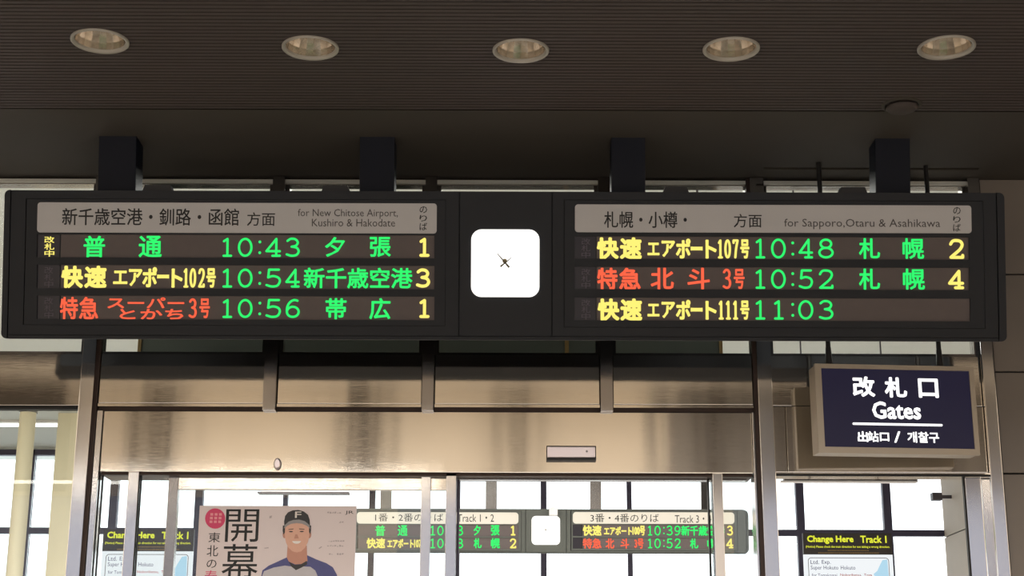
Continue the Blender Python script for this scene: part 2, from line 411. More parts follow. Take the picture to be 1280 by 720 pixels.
# stone cladding right of the door
XW = XM[5][1]+.008
js = [zat(y, WY, 1262) for y in (343, 465, 592)]; dz = (js[0]-js[2])/2
cuts = [H]+[js[0]+dz*0] + js[1:] + [js[2]-dz*k for k in range(1, 6)] + [0]
cuts = sorted({round(c, 4) for c in cuts if c >= 0}, reverse=True)
for k in range(len(cuts)-1):
    if cuts[k]-cuts[k+1] < .03: continue
    for a, b in ((XW+.004, XW+.9), (XW+.908, 9.0)):
        obj('stone_panel', MB().box(a, b, WY-.0, WY+.1, cuts[k+1]+.004, cuts[k]-.004 if k else H), 'stone', wall, bevel=.002)
obj('backing', MB().box(XW, 9.0, WY+.02, WY+.11, 0, H), 'gap', wall)
obj('trim_10', MB().box(-9, 9, WY+.12, WY+.2, H+.06, 7), 'hall', kind='structure')

# -------------------------------------------------- sliding door in the middle
D = root('door_1', ((XM[0][1]+XM[4][0])/2, WY, 0), kind='structure')
hx0, hx1 = XM[0][1]+.018, XM[4][0]-.018
zh1 = zat(514.5)
obj('header_gap', MB().box(hx0, hx1, WY+.02, WY+.05, zh1-.01, ZT+.001), 'bronze', D)
obj('header_cover', MB().box(hx0+.03, hx1-.012, WY+.006, WY+.2, ZH, zh1), 'steel', D, bevel=.003)
obj('side_trim', MB().box(hx0, hx0+.026, WY-.004, WY+.1, 0, zh1), 'jamb', D, bevel=.002)
obj('side_trim', MB().box(hx1-.010, hx1, WY-.004, WY+.1, 0, zh1), 'jamb', D, bevel=.002)
obj('header_track', MB().box(hx0+.03, hx1-.012, WY+.03, WY+.2, ZH-.012, ZH), 'bronze', D)
def vert(name, x0, x1, yref, Y, dep, zt, m, par, **k):
    a, b = P(x0, yref, Y).x, P(x1, yref, Y).x
    obj(name, MB().box(a, b, Y, Y+dep, 0, zt), m, par, **k); return a, b
s1 = vert('post', 157.5, 170.5, 640, WY+.02, .06, ZH, 'jamb', D, bevel=.002)
l1 = vert('stile', 208.5, 220.5, 640, WY+.07, .045, ZH-.008, 'mull', D, bevel=.002)
l2 = vert('stile', 526, 538, 640, WY+.05, .045, ZH-.008, 'jamb', D, bevel=.002)
s2 = vert('post', 557, 570, 640, WY+.03, .07, ZH, 'jamb', D, bevel=.002)
s3 = vert('post', 892, 904.5, 640, WY+.02, .06, ZH, 'jamb', D, bevel=.002)
l3 = vert('stile', 885.5, 887.5, 640, WY+.09, .03, ZH-.008, 'gap', D)
l4 = vert('stile', 571, 574, 640, WY+.10, .03, ZH-.008, 'winf', D)
rz = zat(612.5, WY+.07)
obj('rail', MB().box(l1[1], s2[0], WY+.075, WY+.11, rz, ZH-.008), 'steel', D, bevel=.002)
obj('rail', MB().box(l4[0], hx1-.03, WY+.09, WY+.13, ZH-.02, ZH-.0), 'mull', D)
obj('pane', MB().box(hx0+.026, s1[0], WY+.05, WY+.058, .05, ZH-.01), 'glass', D)
obj('pane', MB().box(s1[1], l1[0], WY+.06, WY+.068, .05, ZH-.01), 'glass', D)
obj('pane', MB().box(l1[1], s2[0], WY+.09, WY+.098, .05, rz), 'glass', D)
obj('pane', MB().box(l3[1], hx1-.01, WY+.105, WY+.113, .05, ZH-.01), 'glass', D)
# side joints of the glass leaves: thin dark gaskets
for a in (P(121, 640, WY).x, s1[1]+.002): obj('gasket', MB().box(a, a+.005, WY+.045, WY+.06, 0, ZH-.01), 'gap', D)
# left fixed window below the panel
wo = root('window_7', (-4, WY, 0), kind='structure')
obj('window_frame', MB().box(XL, XM[0][0], WY+.01, WY+.06, ZT-.01, ZT+.004), 'gap', wo)
obj('pane', MB().box(XL, XM[0][0], WY+.03, WY+.038, .05, ZT-.01), 'glass', wo)
# right opening: frame and parked leaf
D2 = root('door_2', ((XM[4][1]+XM[5][0])/2, WY, 0), kind='structure')
zb5 = zat(YH-1.5)
obj('head_frame', MB().box(XM[4][1], XM[5][0], WY+.01, WY+.12, zb5-.014, zb5), 'steel', D2)
obj('head_frame', MB().box(XM[4][1], XM[5][0], WY+.0, WY+.02, zb5-.016, zb5-.008), 'gap', D2)
vert('stile', 1209, 1229, 640, WY+.03, .05, zb5-.014, 'jamb', D2, bevel=.004)
vert('stile', 1229.5, 1237, 640, WY+.05, .05, zb5-.014, 'jamb', D2, bevel=.003)
vert('gasket', 1206.8, 1209, 640, WY+.03, .02, zb5-.014, 'gap', D2)

# -------------------------------------------------- concourse beyond the doors
FY = 20.0
obj('trim_8', MB().box(-9, 9, 7.1, 21, 4.95, 5.05), 'wceil', kind='structure')
WW = root('wall_far', (0, FY, 0), kind='structure')
ztop = P(300, 563, FY).z; zbar = P(640, 665, FY).z
obj('lintel', MB().box(-9, 9, FY, FY+.2, ztop, 4.95), 'wceil', WW)
obj('sill_wall', MB().box(-9, 9, FY, FY+.2, 0, .9), 'stone2', WW)
mx = [P(x, 620, FY).x for x in (36, 142.5, 249, 357, 465.5, 572.5, 679.5, 786.5, 893, 999.5, 1108)]
mx = [mx[0]-(mx[1]-mx[0])*k for k in (2, 1)]+mx
FX1 = P(1177, 620, FY).x
for k, x in enumerate(mx):
    wd = .075 if k % 2 == 0 else .06
    wd = .10 if k in (3, 4, 11, 12) else wd
    obj('mullion', MB().box(x-wd/2, x+wd/2, FY-.02, FY+.08, .9, ztop), 'winf', WW)
obj('transom', MB().box(-9, FX1, FY-.015, FY+.06, zbar-.04, zbar+.04), 'winf', WW)
obj('transom', MB().box(-9, FX1, FY-.02, FY+.08, ztop-.07, ztop), 'winf', WW)
edges = [-9]+mx+[FX1]
for k in range(len(edges)-1):
    if edges[k+1]-edges[k] < .1: continue
    obj('pane', MB().box(edges[k]+.04, edges[k+1]-.04, FY+.02, FY+.028, .9, ztop-.07), 'glass', WW)
# short return wall at the right end, with one visible joint
RW = root('trim_9', (FX1, FY-5, 0), kind='structure')
zj = P(1184, 672, FY).z
obj('wall_panel', MB().box(FX1, FX1+.2, 11, FY, 0, zj-.008), 'stone2', RW); obj('wall_panel', MB().box(FX1, FX1+.2, 11, FY, zj+.008, 4.95), 'stone2', RW)
obj('backing', MB().box(FX1+.02, FX1+.2, 11, FY, 0, 4.95), 'gap', RW)

# ================================================================== DEPARTURE BOARDS
def board(fr, spec, root_):
    u = fr.rect; th = spec['th']; k = spec['k']       # k: pixel size in metres
    y0 = 0.0
    x0, x1, z0, z1 = u(*spec['body']); cz = (z0+z1)/2
    # body: hollow-looking box with the chamfered underside at the back
    cx = spec['ends']
    e0, e1 = fr.uv(cx[0], spec['ym'])[0], fr.uv(cx[1], spec['ym'])[0]
    mb = MB(); r = 7*k
    mb.prism(rr(x0, x1, z0, z1, r), .012, .05); mb.prism(rr(x0, x1, z0, z1, r), .05, th, rr(x0+14*k, x1-14*k, z0+2*k, z1-2*k, r))
    obj('casing', mb, spec.get('mat', 'dark'), root_, local=True)
    # end caps and face plates, each with its seam
    g = .8*k
    for a, b, sgn in ((x0, e0-g, 0), (e1+g, x1, 1)):
        mb = MB(); pts = rr(x0, x1, z0, z1, r)
        cl = [(min(max(px, a), b), pz) for px, pz in pts]
        cl = [p for i, p in enumerate(cl) if p != cl[i-1]]
        mb.prism(cl, 0, .014); obj('end_cap', mb, spec.get('mat', 'dark'), root_, local=True, )
    c0, c1 = [fr.uv(x, spec['ym'])[0] for x in spec['centre']]
    zb, zt = z0+1.0*k, z1-.5*k
    zlow = z0+spec.get('lip', 5)*k
    obj('bottom_lip', MB().box(e0+g, e1-g, .002, .016, z0, zlow-g), spec.get('mat', 'dark'), root_, local=True, bevel=.001)
    cr = u(*spec['clock'])
    mb = MB(); holed(mb, (c0+g, c1-g, zlow, zt), [], 0, .014)
    obj('centre_panel', mb, spec.get('mat', 'dark'), root_, local=True)
    for side in spec['sides']:
        a, b = (e0, c0) if side['left'] else (c1, e1)
        ir = u(*side['inner'])
        mb = MB(); holed(mb, (a+g, b-g, zlow, zt), [ir], 0, .014); obj('surround', mb, spec.get('mat', 'dark'), root_, local=True)
        holes = []; gi = 1.3*k
        for rw in side['rows']:
            xs0, xs1, xs2 = rw['x']
            ya, yb = rw['y']; full = u(xs0, ya, xs2, yb); st = u(xs0, ya, xs1, yb)
            holes.append(full)
            lab = None
            strip = obj('led_strip', MB().box(st[1]+1.5*k, full[1], .008, .013, full[2], full[3]), 'row', root_, local=True)
            if xs1 > xs0:
                sbx = obj('status_window', MB().box(full[0], st[1], .008, .013, full[2], full[3]), 'status', root_, local=True)
                if rw.get('status') is not None:
                    n_ = 3; ys = [ya+1.6+(yb-ya-3)*i/3 for i in range(4)]
                    for ch, i in zip('改札中', range(3)):
                        mb = MB(); letters(mb, ch, u(xs0+9, ys[i]+.2, xs0+(21.5 if rw['status'] else 20), ys[i+1]-.2), .0055, .03 if rw['status'] else 0)
                        obj('status_character', mb, 'yellow' if rw['status'] else 'dim', sbx, local=True, label='lit amber lettering' if rw['status'] else 'unlit lettering')
            for it in rw['items']:
                col, nm, parts = it
                for p in parts:
                    if p[0] == '#':                      # led digits
                        _, s, xr, yr, rad = p
                        for ch, (xa, xb) in zip(s, xr):
                            mb = MB(); digit(mb, ch, u(xa, yr[0], xb, yr[1]), .0055, rad*k); obj('time_digit' if len(s) == 5 else 'digit', mb, col, strip, local=True)
                    else:
                        s, xa, xb, yA, yB, bold = p
                        mb = MB(); letters(mb, s, u(xa, yA, xb, yB), .0055, bold); obj(nm, mb, col, strip, local=True)
        mb = MB(); holed(mb, (ir[0]+gi, ir[1]-gi*.4, ir[2]+gi*.4, ir[3]-gi*.4), holes, 0, .012)
        obj('bezel', mb, spec.get('mat', 'dark'), root_, local=True)
        obj('groove', MB().box(ir[0], ir[1], .0115, .0125, ir[2], ir[3]), 'darker', root_, local=True)
        pr = u(*side['plate'])
        pl = obj('title_plate', MB().rrect(pr[0], pr[1], pr[2], pr[3], 4*k, -.004, .008), spec.get('pmat2', 'plate'), root_, local=True)
        for nm, parts, m_ in side['title']:
            for s, xa, ya, xb, yb, bold in parts:
                mb = MB(); letters(mb, s, u(xa, ya, xb, yb), -.0046, bold); obj(nm, mb, m_, pl, local=True)
    # clock
    ck = obj('clock', MB().rrect(cr[0], cr[1], cr[2], cr[3], 13*k*(cr[1]-cr[0])/(85*k), -.006, .01, 10), 'clock', root_, local=True, label='glowing white square clock face')
    pv = fr.uv(*spec['pivot'])
    for nm, tail, tip, wd in spec['hands']:
        a = fr.uv(*tail); b = fr.uv(*tip); d = Vector((b[0]-a[0], b[1]-a[1])).normalized(); nn = Vector((-d.y, d.x))*wd*k
        mb = MB(); mb.prism([(a[0]-nn.x, a[1]-nn.y), (b[0]-nn.x*.3, b[1]-nn.y*.3), (b[0]+nn.x*.3, b[1]+nn.y*.3), (a[0]+nn.x, a[1]+nn.y)][::-1], -.011, -.008)
        obj(nm, mb, 'hand', ck, local=True)
    mb = MB(); mb.cyl((pv[0], -.006, pv[1]), (pv[0], -.008, pv[1]), spec.get('hub', 3)*k, 20); obj('clock_hub', mb, 'cap', ck, local=True)
    # hanging posts, straight up the board's own axis, and little bumps on the top edge
    for a, b in spec['posts']:
        pa, pb = fr.uv(a, spec['yp'])[0], fr.uv(b, spec['yp'])[0]
        top = spec['post_top'](fr)
        obj('hanging_post', MB().box(pa, pb, spec['pd'], spec['pd']+(pb-pa)*.8, z1-.01, top), spec['pmat'], root_, local=True, bevel=.004)
    for a, b in spec.get('bumps', []):
        pa, pb = fr.uv(a, 236)[0], fr.uv(b, 236)[0]
        mb = MB(); mb.prism([(pa, z1-.004), (pb, z1-.004), (pb-4*k, z1+8*k), (pa+4*k, z1+8*k)], .03, .08); obj('top_lug', mb, 'darker', root_, local=True)

Y0 = 6.46
fr1 = Frame(P(631, 330, Y0), tilt=math.radians(11.5))
KP = 6.46*1.0/FOC*1.02
def T(x, kind='L'):                       # the five columns of a clock time, as pixel ranges
    base = {'L': [(277, 290), (297, 315.5), (321, 328), (331, 351.5), (356, 375)], 'R': [(943.5, 957), (964, 982.5), (988, 994.5), (998, 1017), (1023, 1042.5)]}[kind]
    return [(a, b) if c != '1' else ((a+b)/2-6.7, (a+b)/2+6.7) for c, (a, b) in zip(x, base)]
G, Yl, Rd = 'green', 'yellow', 'red'
rowsL = [
 dict(x=(46, 74, 543), y=(293.5, 322.3), status=1, items=[
  (G, 'train_type', [('普', 104, 131, 294.5, 321.5, .03), ('通', 173, 202, 294.5, 321.5, .03)]),
  (G, 'departure_time', [('#', '10:43', T('10:43'), (297, 321), 1.5)]),
  (G, 'destination', [('夕', 406, 431, 296, 321, .03), ('張', 462, 488.5, 296, 321, .03)]),
  (Yl, 'track_number', [('#', '1', [(523, 537)], (297, 321), 2.0)])]),
 dict(x=(46, 74, 543), y=(331.5, 361), status=0, items=[
  (Yl, 'train_type', [('快', 76, 103.5, 332, 360, .06), ('速', 105, 133, 332, 360, .06)]),
  (Yl, 'train_name', [('エ', 141, 159, 338, 355, .05), ('ア', 160.5, 177.5, 336, 357.5, .05), ('ポ', 177.5, 196, 333.5, 359, .05), ('ー', 196, 211, 343, 348, .03), ('ト', 214, 228, 335.5, 359.5, .05),
     ('#', '102', [(228.5, 235.5), (236.5, 245), (247, 256)], (335, 359.5), 1.5), ('号', 257.5, 269.5, 335, 359.5, .045)]),
  (G, 'departure_time', [('#', '10:54', T('10:54'), (335.5, 359.5), 1.5)]),
  (G, 'destination', [('新千歳空港', 379.5, 515.5, 334.5, 360.5, .03)]),
  (Yl, 'track_number', [('#', '3', [(519, 538)], (335.5, 359.5), 2.0)])]),
 dict(x=(46, 74, 543), y=(370, 399.5), status=0, items=[
  (Rd, 'train_type', [('特', 74.5, 97, 371, 399, .03), ('急', 98.5, 122.5, 371, 399, .03)]),
  (Rd, 'train_name', [('スーパー', 134, 230, 371.5, 385.5, .045), ('とかち', 149, 229, 386, 399, .045), ('#', '3', [(235, 246)], (373, 397.5), 1.5), ('号', 249, 262, 373, 397.5, .03)]),
  (G, 'departure_time', [('#', '10:56', T('10:56'), (373.5, 397.5), 1.5)]),
  (G, 'destination', [('帯', 406.5, 433, 372.5, 399, .03), ('広', 461.5, 488, 372.5, 399, .03)]),
  (Yl, 'track_number', [('#', '1', [(523, 537)], (373.5, 397.5), 2.0)])])]
def airport(y, num, cols):
    return [('エ', 809.5, 824.5, y+6, y+22, .05), ('ア', 827, 844, y+3.5, y+24, .05), ('ポ', 845, 863.5, y+1, y+26, .05), ('ー', 863.5, 878.5, y+11, y+16, .03), ('ト', 882, 896, y+2.5, y+26, .05),
            ('#', num, cols, (y+2, y+26), 1.5), ('号', 925.5, 937, y+2, y+26, .045)]
rowsR = [
 dict(x=(718, 744.5, 1211.5), y=(296, 324), status=0, items=[
  (Yl, 'train_type', [('快', 746, 773.5, 296.5, 324, .06), ('速', 775, 802.5, 296.5, 324, .06)]),
  (Yl, 'train_name', airport(297, '107', [(897, 904), (905.5, 914), (915.5, 924)])),
  (G, 'departure_time', [('#', '10:48', T('10:48', 'R'), (298, 323), 1.5)]),
  (G, 'destination', [('札', 1074, 1100.5, 297.5, 323.5, .03), ('幌', 1128.5, 1155.5, 297.5, 323.5, .03)]),
  (Yl, 'track_number', [('#', '2', [(1186, 1206)], (298.5, 323.5), 2.0)])]),
 dict(x=(718, 744.5, 1212), y=(334, 362), status=0, items=[
  (Rd, 'train_type', [('特', 746.5, 772, 334.5, 362, .04), ('急', 774, 801, 334.5, 362, .04)]),
  (Rd, 'train_name', [('北', 813.5, 842.5, 334.5, 361.5, .03), ('斗', 859.5, 887.5, 334.5, 361.5, .03), ('#', '3', [(903, 914.5)], (336, 361), 1.5), ('号', 917.5, 931, 336, 361, .03)]),
  (G, 'departure_time', [('#', '10:52', T('10:52', 'R'), (336.5, 361), 1.5)]),
  (G, 'destination', [('札', 1074, 1100.5, 335.5, 362, .03), ('幌', 1129, 1156.5, 335.5, 362, .03)]),
  (Yl, 'track_number', [('#', '4', [(1185, 1206)], (337, 361.5), 2.0)])]),
 dict(x=(718, 744.5, 1213), y=(372.5, 401), status=0, items=[
  (Yl, 'train_type', [('快', 747, 774.5, 373, 401, .06), ('速', 775.5, 803, 373, 401, .06)]),
  (Yl, 'train_name', airport(373.5, '111', [(898, 905), (907, 914), (916, 923)])),
  (G, 'departure_time', [('#', '11:03', T('11:03', 'R'), (375, 399.5), 1.5)])])]
def noriba(x0, x1, ys): return [(c, x0, ys[i][0], x1, ys[i][1], .012) for i, c in enumerate('のりば')]
titleL = [('title_lettering', [('新千歳空港・釧路・函館', 78, 260.5, 299, 282, .014), ('方面', 309, 265.5, 344, 282.5, .008)], 'ink'),
          ('english_lettering', [('for New Chitose Airport,', 372.5, 261.5, 497.5, 273.5, 0), ('Kushiro & Hakodate', 390, 273.8, 494, 283.3, 0)], 'ink2'),
          ('track_heading', noriba(524.5, 534, ((258, 266.5), (269, 277), (278.5, 288))), 'ink2')]
titleR = [('title_lettering', [('札幌・小樽・', 755, 264.5, 858.5, 285, .014), ('方面', 917, 267.5, 952, 284.5, .008)], 'ink'),
          ('english_lettering', [('for Sapporo,Otaru & Asahikawa', 980, 273.8, 1175, 286.8, 0)], 'ink2'),
          ('track_heading', noriba(1191, 1200.5, ((259, 268), (270.5, 278.5), (280, 289.3))), 'ink2')]
titleL[2] = titleL[2][:2]+('ink',); titleR[2] = titleR[2][:2]+('ink',)
b1 = root('departure_board', frame=fr1, label='large dark grey train departure board with clock, hanging from the ribbed ceiling above the door', cat='departure board')
def ptop(fr):
    # local height at which the tilted post meets the ceiling
    return (H-fr.o.z)/math.cos(fr.tilt)+.015
board(fr1, dict(th=.15, k=KP, body=(3.5, 239, 1257, 425), ym=330, ends=(11.5, 1247), centre=(574, 690), clock=(589, 287, 674.2, 371.3), pivot=(631, 326.5),
    sides=[dict(left=True, inner=(30.5, 249, 557, 407), plate=(47, 253.7, 546, 291.3), rows=rowsL, title=titleL),
           dict(left=False, inner=(704.5, 250.5, 1230.5, 410), plate=(718.7, 256.3, 1214, 291), rows=rowsR, title=titleR)],
    hands=[('minute_hand', (636.5, 334.5), (621.5, 317.0), 1.3), ('hour_hand', (625.5, 333.5), (639.5, 322.2), 1.1)],
    posts=[(117.5, 165), (447.5, 491.5), (765.5, 808.5), (1099, 1143)], yp=205, pd=.07, pmat='post', post_top=ptop,
    bumps=[(175, 214), (400, 437), (829, 863), (1050, 1087)]), b1)

YI = 15.4
fr2 = Frame(P(682, 664, YI), tilt=math.radians(8))
KI = YI/FOC*1.0
yr1, yr2 = (657, 669.5), (673, 685.5)
Ti = lambda s, b: [(b[i][0], b[i][1]) for i in range(len(s))]
tL = [(537.5, 544), (546.5, 554.5), (557, 560), (561.5, 570), (571, 579)]
tR = [(809.5, 815.5), (818, 826), (829, 831), (833, 841), (843, 851)]
in_rowsL = [dict(x=(446, 446, 648), y=(656, 670.3), items=[
   (G, 'train_type', [('普', 469, 481.5, 656.5, 670, .03), ('通', 497, 509.5, 656.5, 670, .03)]), (G, 'departure_time', [('#', '10:43', tL, yr1, .8)]),
   (G, 'destination', [('夕', 592, 601, 656.5, 669.5, .04), ('張', 613.5, 624.5, 656.5, 669.5, .04)]), (Yl, 'track_number', [('#', '1', [(638, 644.5)], yr1, 1.0)])]),
 dict(x=(446, 446, 648), y=(672.3, 686), items=[
   (Yl, 'train_type', [('快速', 458, 481.5, 672.5, 685.5, .05)]), (Yl, 'train_name', [('エアポート', 484, 517, 673.5, 685, .05), ('107号', 517.5, 533, 673, 685.5, .04)]),
   (G, 'departure_time', [('#', '10:48', tL, yr2, .8)]), (G, 'destination', [('札', 592, 602, 672.5, 685.5, .04), ('幌', 613.5, 625, 672.5, 685.5, .04)]), (Yl, 'track_number', [('#', '2', [(637, 645.5)], yr2, 1.0)])])]
in_rowsR = [dict(x=(716, 727, 918), y=(656, 670.3), items=[
   (Yl, 'train_type', [('快速', 728.5, 752, 656.5, 669.8, .05)]), (Yl, 'train_name', [('エアポート', 755, 790, 658, 669, .05), ('100号', 790.5, 806.5, 657, 669.5, .05)]),
   (G, 'departure_time', [('#', '10:39', tR, yr1, .8)]), (G, 'destination', [('新千歳空港', 851.5, 906, 657, 669.8, .04)]), (Yl, 'track_number', [('#', '3', [(908.5, 916.5)], yr1, 1.0)])]),
 dict(x=(716, 727, 918), y=(672.3, 686), items=[
   (Rd, 'train_type', [('特急', 728.5, 752, 672.8, 685.8, .04)]), (Rd, 'train_name', [('北', 757, 768, 673, 685.8, .04), ('斗', 775.5, 786.5, 673, 685.8, .04), ('3号', 793, 804.5, 673, 685.8, .04)]),
   (G, 'departure_time', [('#', '10:52', tR, yr2, .8)]), (G, 'destination', [('札', 862.5, 873, 673, 685.8, .04), ('幌', 884, 895.5, 673, 685.8, .04)]), (Yl, 'track_number', [('#', '4', [(907.5, 917)], yr2, 1.0)])])]
b2 = root('departure_board', frame=fr2, label='smaller two-row departure board with clock, seen through the glass doors in the bright concourse', cat='departure board')
board(fr2, dict(th=.2, k=KI, hub=.7, mat='casing2', pmat2='plate2', body=(428, 636.3, 936, 692), ym=664, ends=(431, 933), centre=(657, 708), clock=(664.5, 645, 700, 681), pivot=(682, 662), lip=1.5,
    sides=[dict(left=True, inner=(441, 638.5, 652, 689), plate=(446, 640.3, 648, 654.8), rows=in_rowsL,
        title=[('title_lettering', [('1番・2番のりば', 469, 641.8, 554, 651.8, 0), ('Track 1・2', 572, 642.8, 617.5, 652.3, 0)], 'ink')]),
      dict(left=False, inner=(713, 638.5, 922, 689), plate=(716, 640.3, 918, 654.8), rows=in_rowsR,
        title=[('title_lettering', [('3番・4番のりば', 738, 642.2, 823.6, 652.8, 0), ('Track 3・4', 843.5, 644, 889, 653.5, 0)], 'ink')])],
    hands=[('minute_hand', (683.2, 663.6), (680.5, 660.5), .4), ('hour_hand', (681, 663.4), (683.5, 661), .4)],
    posts=[(475, 489), (607, 621), (738, 752), (877, 887)], yp=615, pd=.05, pmat='mull', post_top=lambda fr: (4.95-fr.o.z)/math.cos(fr.tilt)-.001), b2)
q = R(686.5, 635, 697, 643.5, YI-.12)
tg = obj('notice_tag', MB().box(q[0], q[1], YI-.13, YI-.05, q[2], q[3]).box(q[0]+.02, q[1]-.02, YI-.13, YI-.05, q[3], q[3]+.01), 'wht', None)
place(tg, ((q[0]+q[1])/2, YI-.1, q[2])); tag(tg, 'small white tag above the clock of the inner departure board', 'tag')

# ================================================================== GATES SIGN
fg = Frame(P(1122, 512, 6.68), yaw=math.radians(4.5))
gs = root('gates_sign', frame=fg, label='hanging navy backlit ticket gate sign in a champagne metal frame with white lettering', cat='sign')
ga = fg.uv(1021, 511)[0]; gb = fg.uv(1221, 512)[0]; gz1 = fg.uv(1122, 456.5)[1]; gz0 = fg.uv(1125, 567.5)[1]
ia = fg.uv(1029, 511)[0]; ib = fg.uv(1215, 512)[0]; iz1 = fg.uv(1122, 462)[1]; iz0 = fg.uv(1125, 559.8)[1]
k = 6.7/FOC
mb = MB(); holed(mb, (ga, gb, gz0, gz1), [(ia, ib, iz0, iz1)], 0, .02); obj('sign_frame', mb, 'gatef', gs, local=True)
mb = MB().box(ga+.004, gb-.004, .02, .115, gz0+.004, gz1-.004); obj('sign_box', mb, 'gatef', gs, local=True, bevel=.003)
face = obj('sign_face', MB().box(ia, ib, .006, .02, iz0, iz1), 'navy', gs, local=True, label='backlit navy panel')
def gl(s, cx, cy, wd, ht, bold):                # words set level on the turned face
    x, z = fg.uv(cx, cy); mb = MB(); letters(mb, s, (x-wd*k*.5, x+wd*k*.5, z-ht*k*.5, z+ht*k*.5), .004, bold)
    obj('sign_lettering', mb, 'white', face, local=True, label='glowing white lettering')
for a_ in (('改', 1080, 483, 29, 26.5, .05), ('札', 1120, 484, 29, 26.5, .05), ('口', 1160.8, 485, 26, 25, .05), ('Gates', 1121, 512.8, 63, 22.5, .045),
           ('出', 1079, 545.5, 13.5, 13.5, .05), ('站', 1092, 545.5, 14, 13.5, .04), ('口', 1106, 546, 12, 11, .05), ('/', 1122, 546, 8.5, 14.5, .04), ('개찰구', 1154.5, 546.5, 41, 14, .04)): gl(*a_)
x, z = fg.uv(1122.5, 530.3)
obj('sign_rule', MB().rrect(x-58*k, x+58*k, z-1.4*k, z+1.4*k, 1.3*k, .003, .006), 'white', face, local=True, label='glowing white rule')
for cx, cy in ((1042, 455), (1182, 458)):
    u_, z_ = fg.uv(cx, cy); zt = (H+.03)-fg.o.z
    mb = MB().cyl((u_, .07, gz1-.01), (u_, .07, zt), .011, 12).cyl((u_, .07, gz1-.004), (u_, .07, gz1+.09), .017, 12, .012).cyl((u_, .07, gz1-.004), (u_, .07, gz1+.02), .017, 6)
    obj('hanging_rod', mb, 'darker', gs, local=True)

# ================================================================== CEILING FITTINGS
def downlight(p, label):
    t = root('downlight', (p.x, p.y, H), label, 'ceiling light', 'recessed downlights in the ribbed ceiling')
    c = (p.x, p.y, H)
    obj('ring', MB().lathe([(.108, .0), (.108, -.006), (.105, -.009), (.097, -.006), (.0935, .0), (.0935, .012)], c), 'flange', t, smooth=True)
    obj('reflector', MB().lathe([(.0935, .004), (.090, .03), (.079, .07), (.066, .11), (.045, .125), (.0, .126)], c, 20), 'reflector', t)
    obj('lamp', MB().lathe([(.0, .045), (.018, .05), (.027, .065), (.028, .09), (.018, .125)], c, 20), 'frost', t, smooth=True)
    obj('lamp_holder', MB().lathe([(.03, .1), (.034, .11), (.034, .126)], c, 20), 'wht', t)
    return t
names = ['leftmost recessed downlight, above the left end of the departure board', 'recessed downlight second from the left, above the New Chitose Airport heading',
         'middle recessed downlight, straight above the white clock', 'recessed downlight fourth from the left, above the Sapporo heading', 'rightmost recessed downlight, beyond the round ceiling speaker']
d0 = downlight(LPOS[0], names[0])
for p, nm in zip(LPOS[1:], names[1:]):
    r = d0.copy(); S.collection.objects.link(r); r.location = (p.x, p.y, H); r['label'] = nm
    for ch in list(d0.children):
        c = ch.copy(); S.collection.objects.link(c); c.parent = r
c = CE(1127, 131)
t = root('ceiling_speaker', (c.x, c.y, H), 'small dim round brown ceiling speaker dish near the right hanging post', 'speaker')
obj('mounting_ring', MB().lathe([(.082, .003), (.082, -.004), (.07, -.006), (.066, .0)], c), 'ceilp', t, smooth=True)
obj('dish', MB().lathe([(.0, -.030), (.035, -.029), (.056, -.024), (.066, -.014), (.064, -.010), (.03, -.008), (.0, -.008)], c), 'ceil', t, smooth=True)
obj('stem', MB().cyl((c.x, c.y, H-.012), (c.x, c.y, H+.002), .03, 20), 'darker', t)

# ================================================================== DOOR FITTINGS
q = R(683.5, 558.5, 745, 573.5, WY-.03)
t = root('motion_sensor', ((q[0]+q[1])/2, WY, q[2]), 'pale pinkish horizontal door sensor bar on the steel door header', 'sensor')
obj('sensor_base', MB().box(q[0]-.001, q[1]+.001, WY-.024, WY+.006, q[2]-.006, q[3]+.006), 'darker', t, bevel=.002)
sc_ = obj('sensor_cover', MB().box(q[0]+.002, q[1]-.004, WY-.040, WY-.022, q[2]+.006, q[3]-.001), 'sensor', t, bevel=.003)
x, z = P(733, 566, WY).x, P(733, 566, WY).z
obj('sensor_lens', MB().cyl((x, WY-.0415, z), (x, WY-.038, z), .005, 12), 'grey', t)
x, z = P(347, 580, WY).x, P(347, 580, WY).z
t = root('door_knob', (x, WY, z), 'small grey oval button on the steel door header above the poster', 'button')
mb = MB().prism([(x+.0165*math.cos(a*PI/12), z+.0265*math.sin(a*PI/12)) for a in range(24)], WY-.004, WY+.006)
mb2 = MB().prism([(x+.011*math.cos(a*PI/12), z+.019*math.sin(a*PI/12)) for a in range(24)], WY-.014, WY-.004, [(x+.0145*math.cos(a*PI/12), z+.024*math.sin(a*PI/12)) for a in range(24)])
t.name = 'oval_button'; ROOT[t.name] = ROOT.pop('door_knob') if 'door_knob' in ROOT else Matrix.Translation((x, WY, z))
obj('button_base', mb, 'grey', t); obj('button_cap', mb2, 'sensor', t, smooth=False)

# ================================================================== POSTER
PY = WY+.062
def pp(px, py): v = P(px, py, PY); return v.x, v.z
a, b = P(247.3, 675, PY).x, P(444.6, 675, PY).x; zt = P(346, 632.3, PY).z; hgt = (b-a)*1.414
t = root('baseball_poster', ((a+b)/2, PY, zt-hgt), 'white printed poster of a smiling baseball player in black cap, on the glass door leaf', 'poster')
sheet = obj('poster_sheet', MB().box(a, b, PY, PY+.003, zt-hgt, zt), 'paper', t)
def flat(name, polys, m, y, label=None):
    mb = MB()
    for pl in polys: mb.add([(pp(*p)[0], y, pp(*p)[1]) for p in pl], [tuple(range(len(pl)))])
    return obj(name, mb, m, sheet, label)
def el(cx, cy, rx, ry, n=24, a0=0, a1=360): return [(cx+rx*math.cos(math.radians(a0+(a1-a0)*i/n)), cy+ry*math.sin(math.radians(a0+(a1-a0)*i/n))) for i in range(n if a1-a0 == 360 else n+1)]
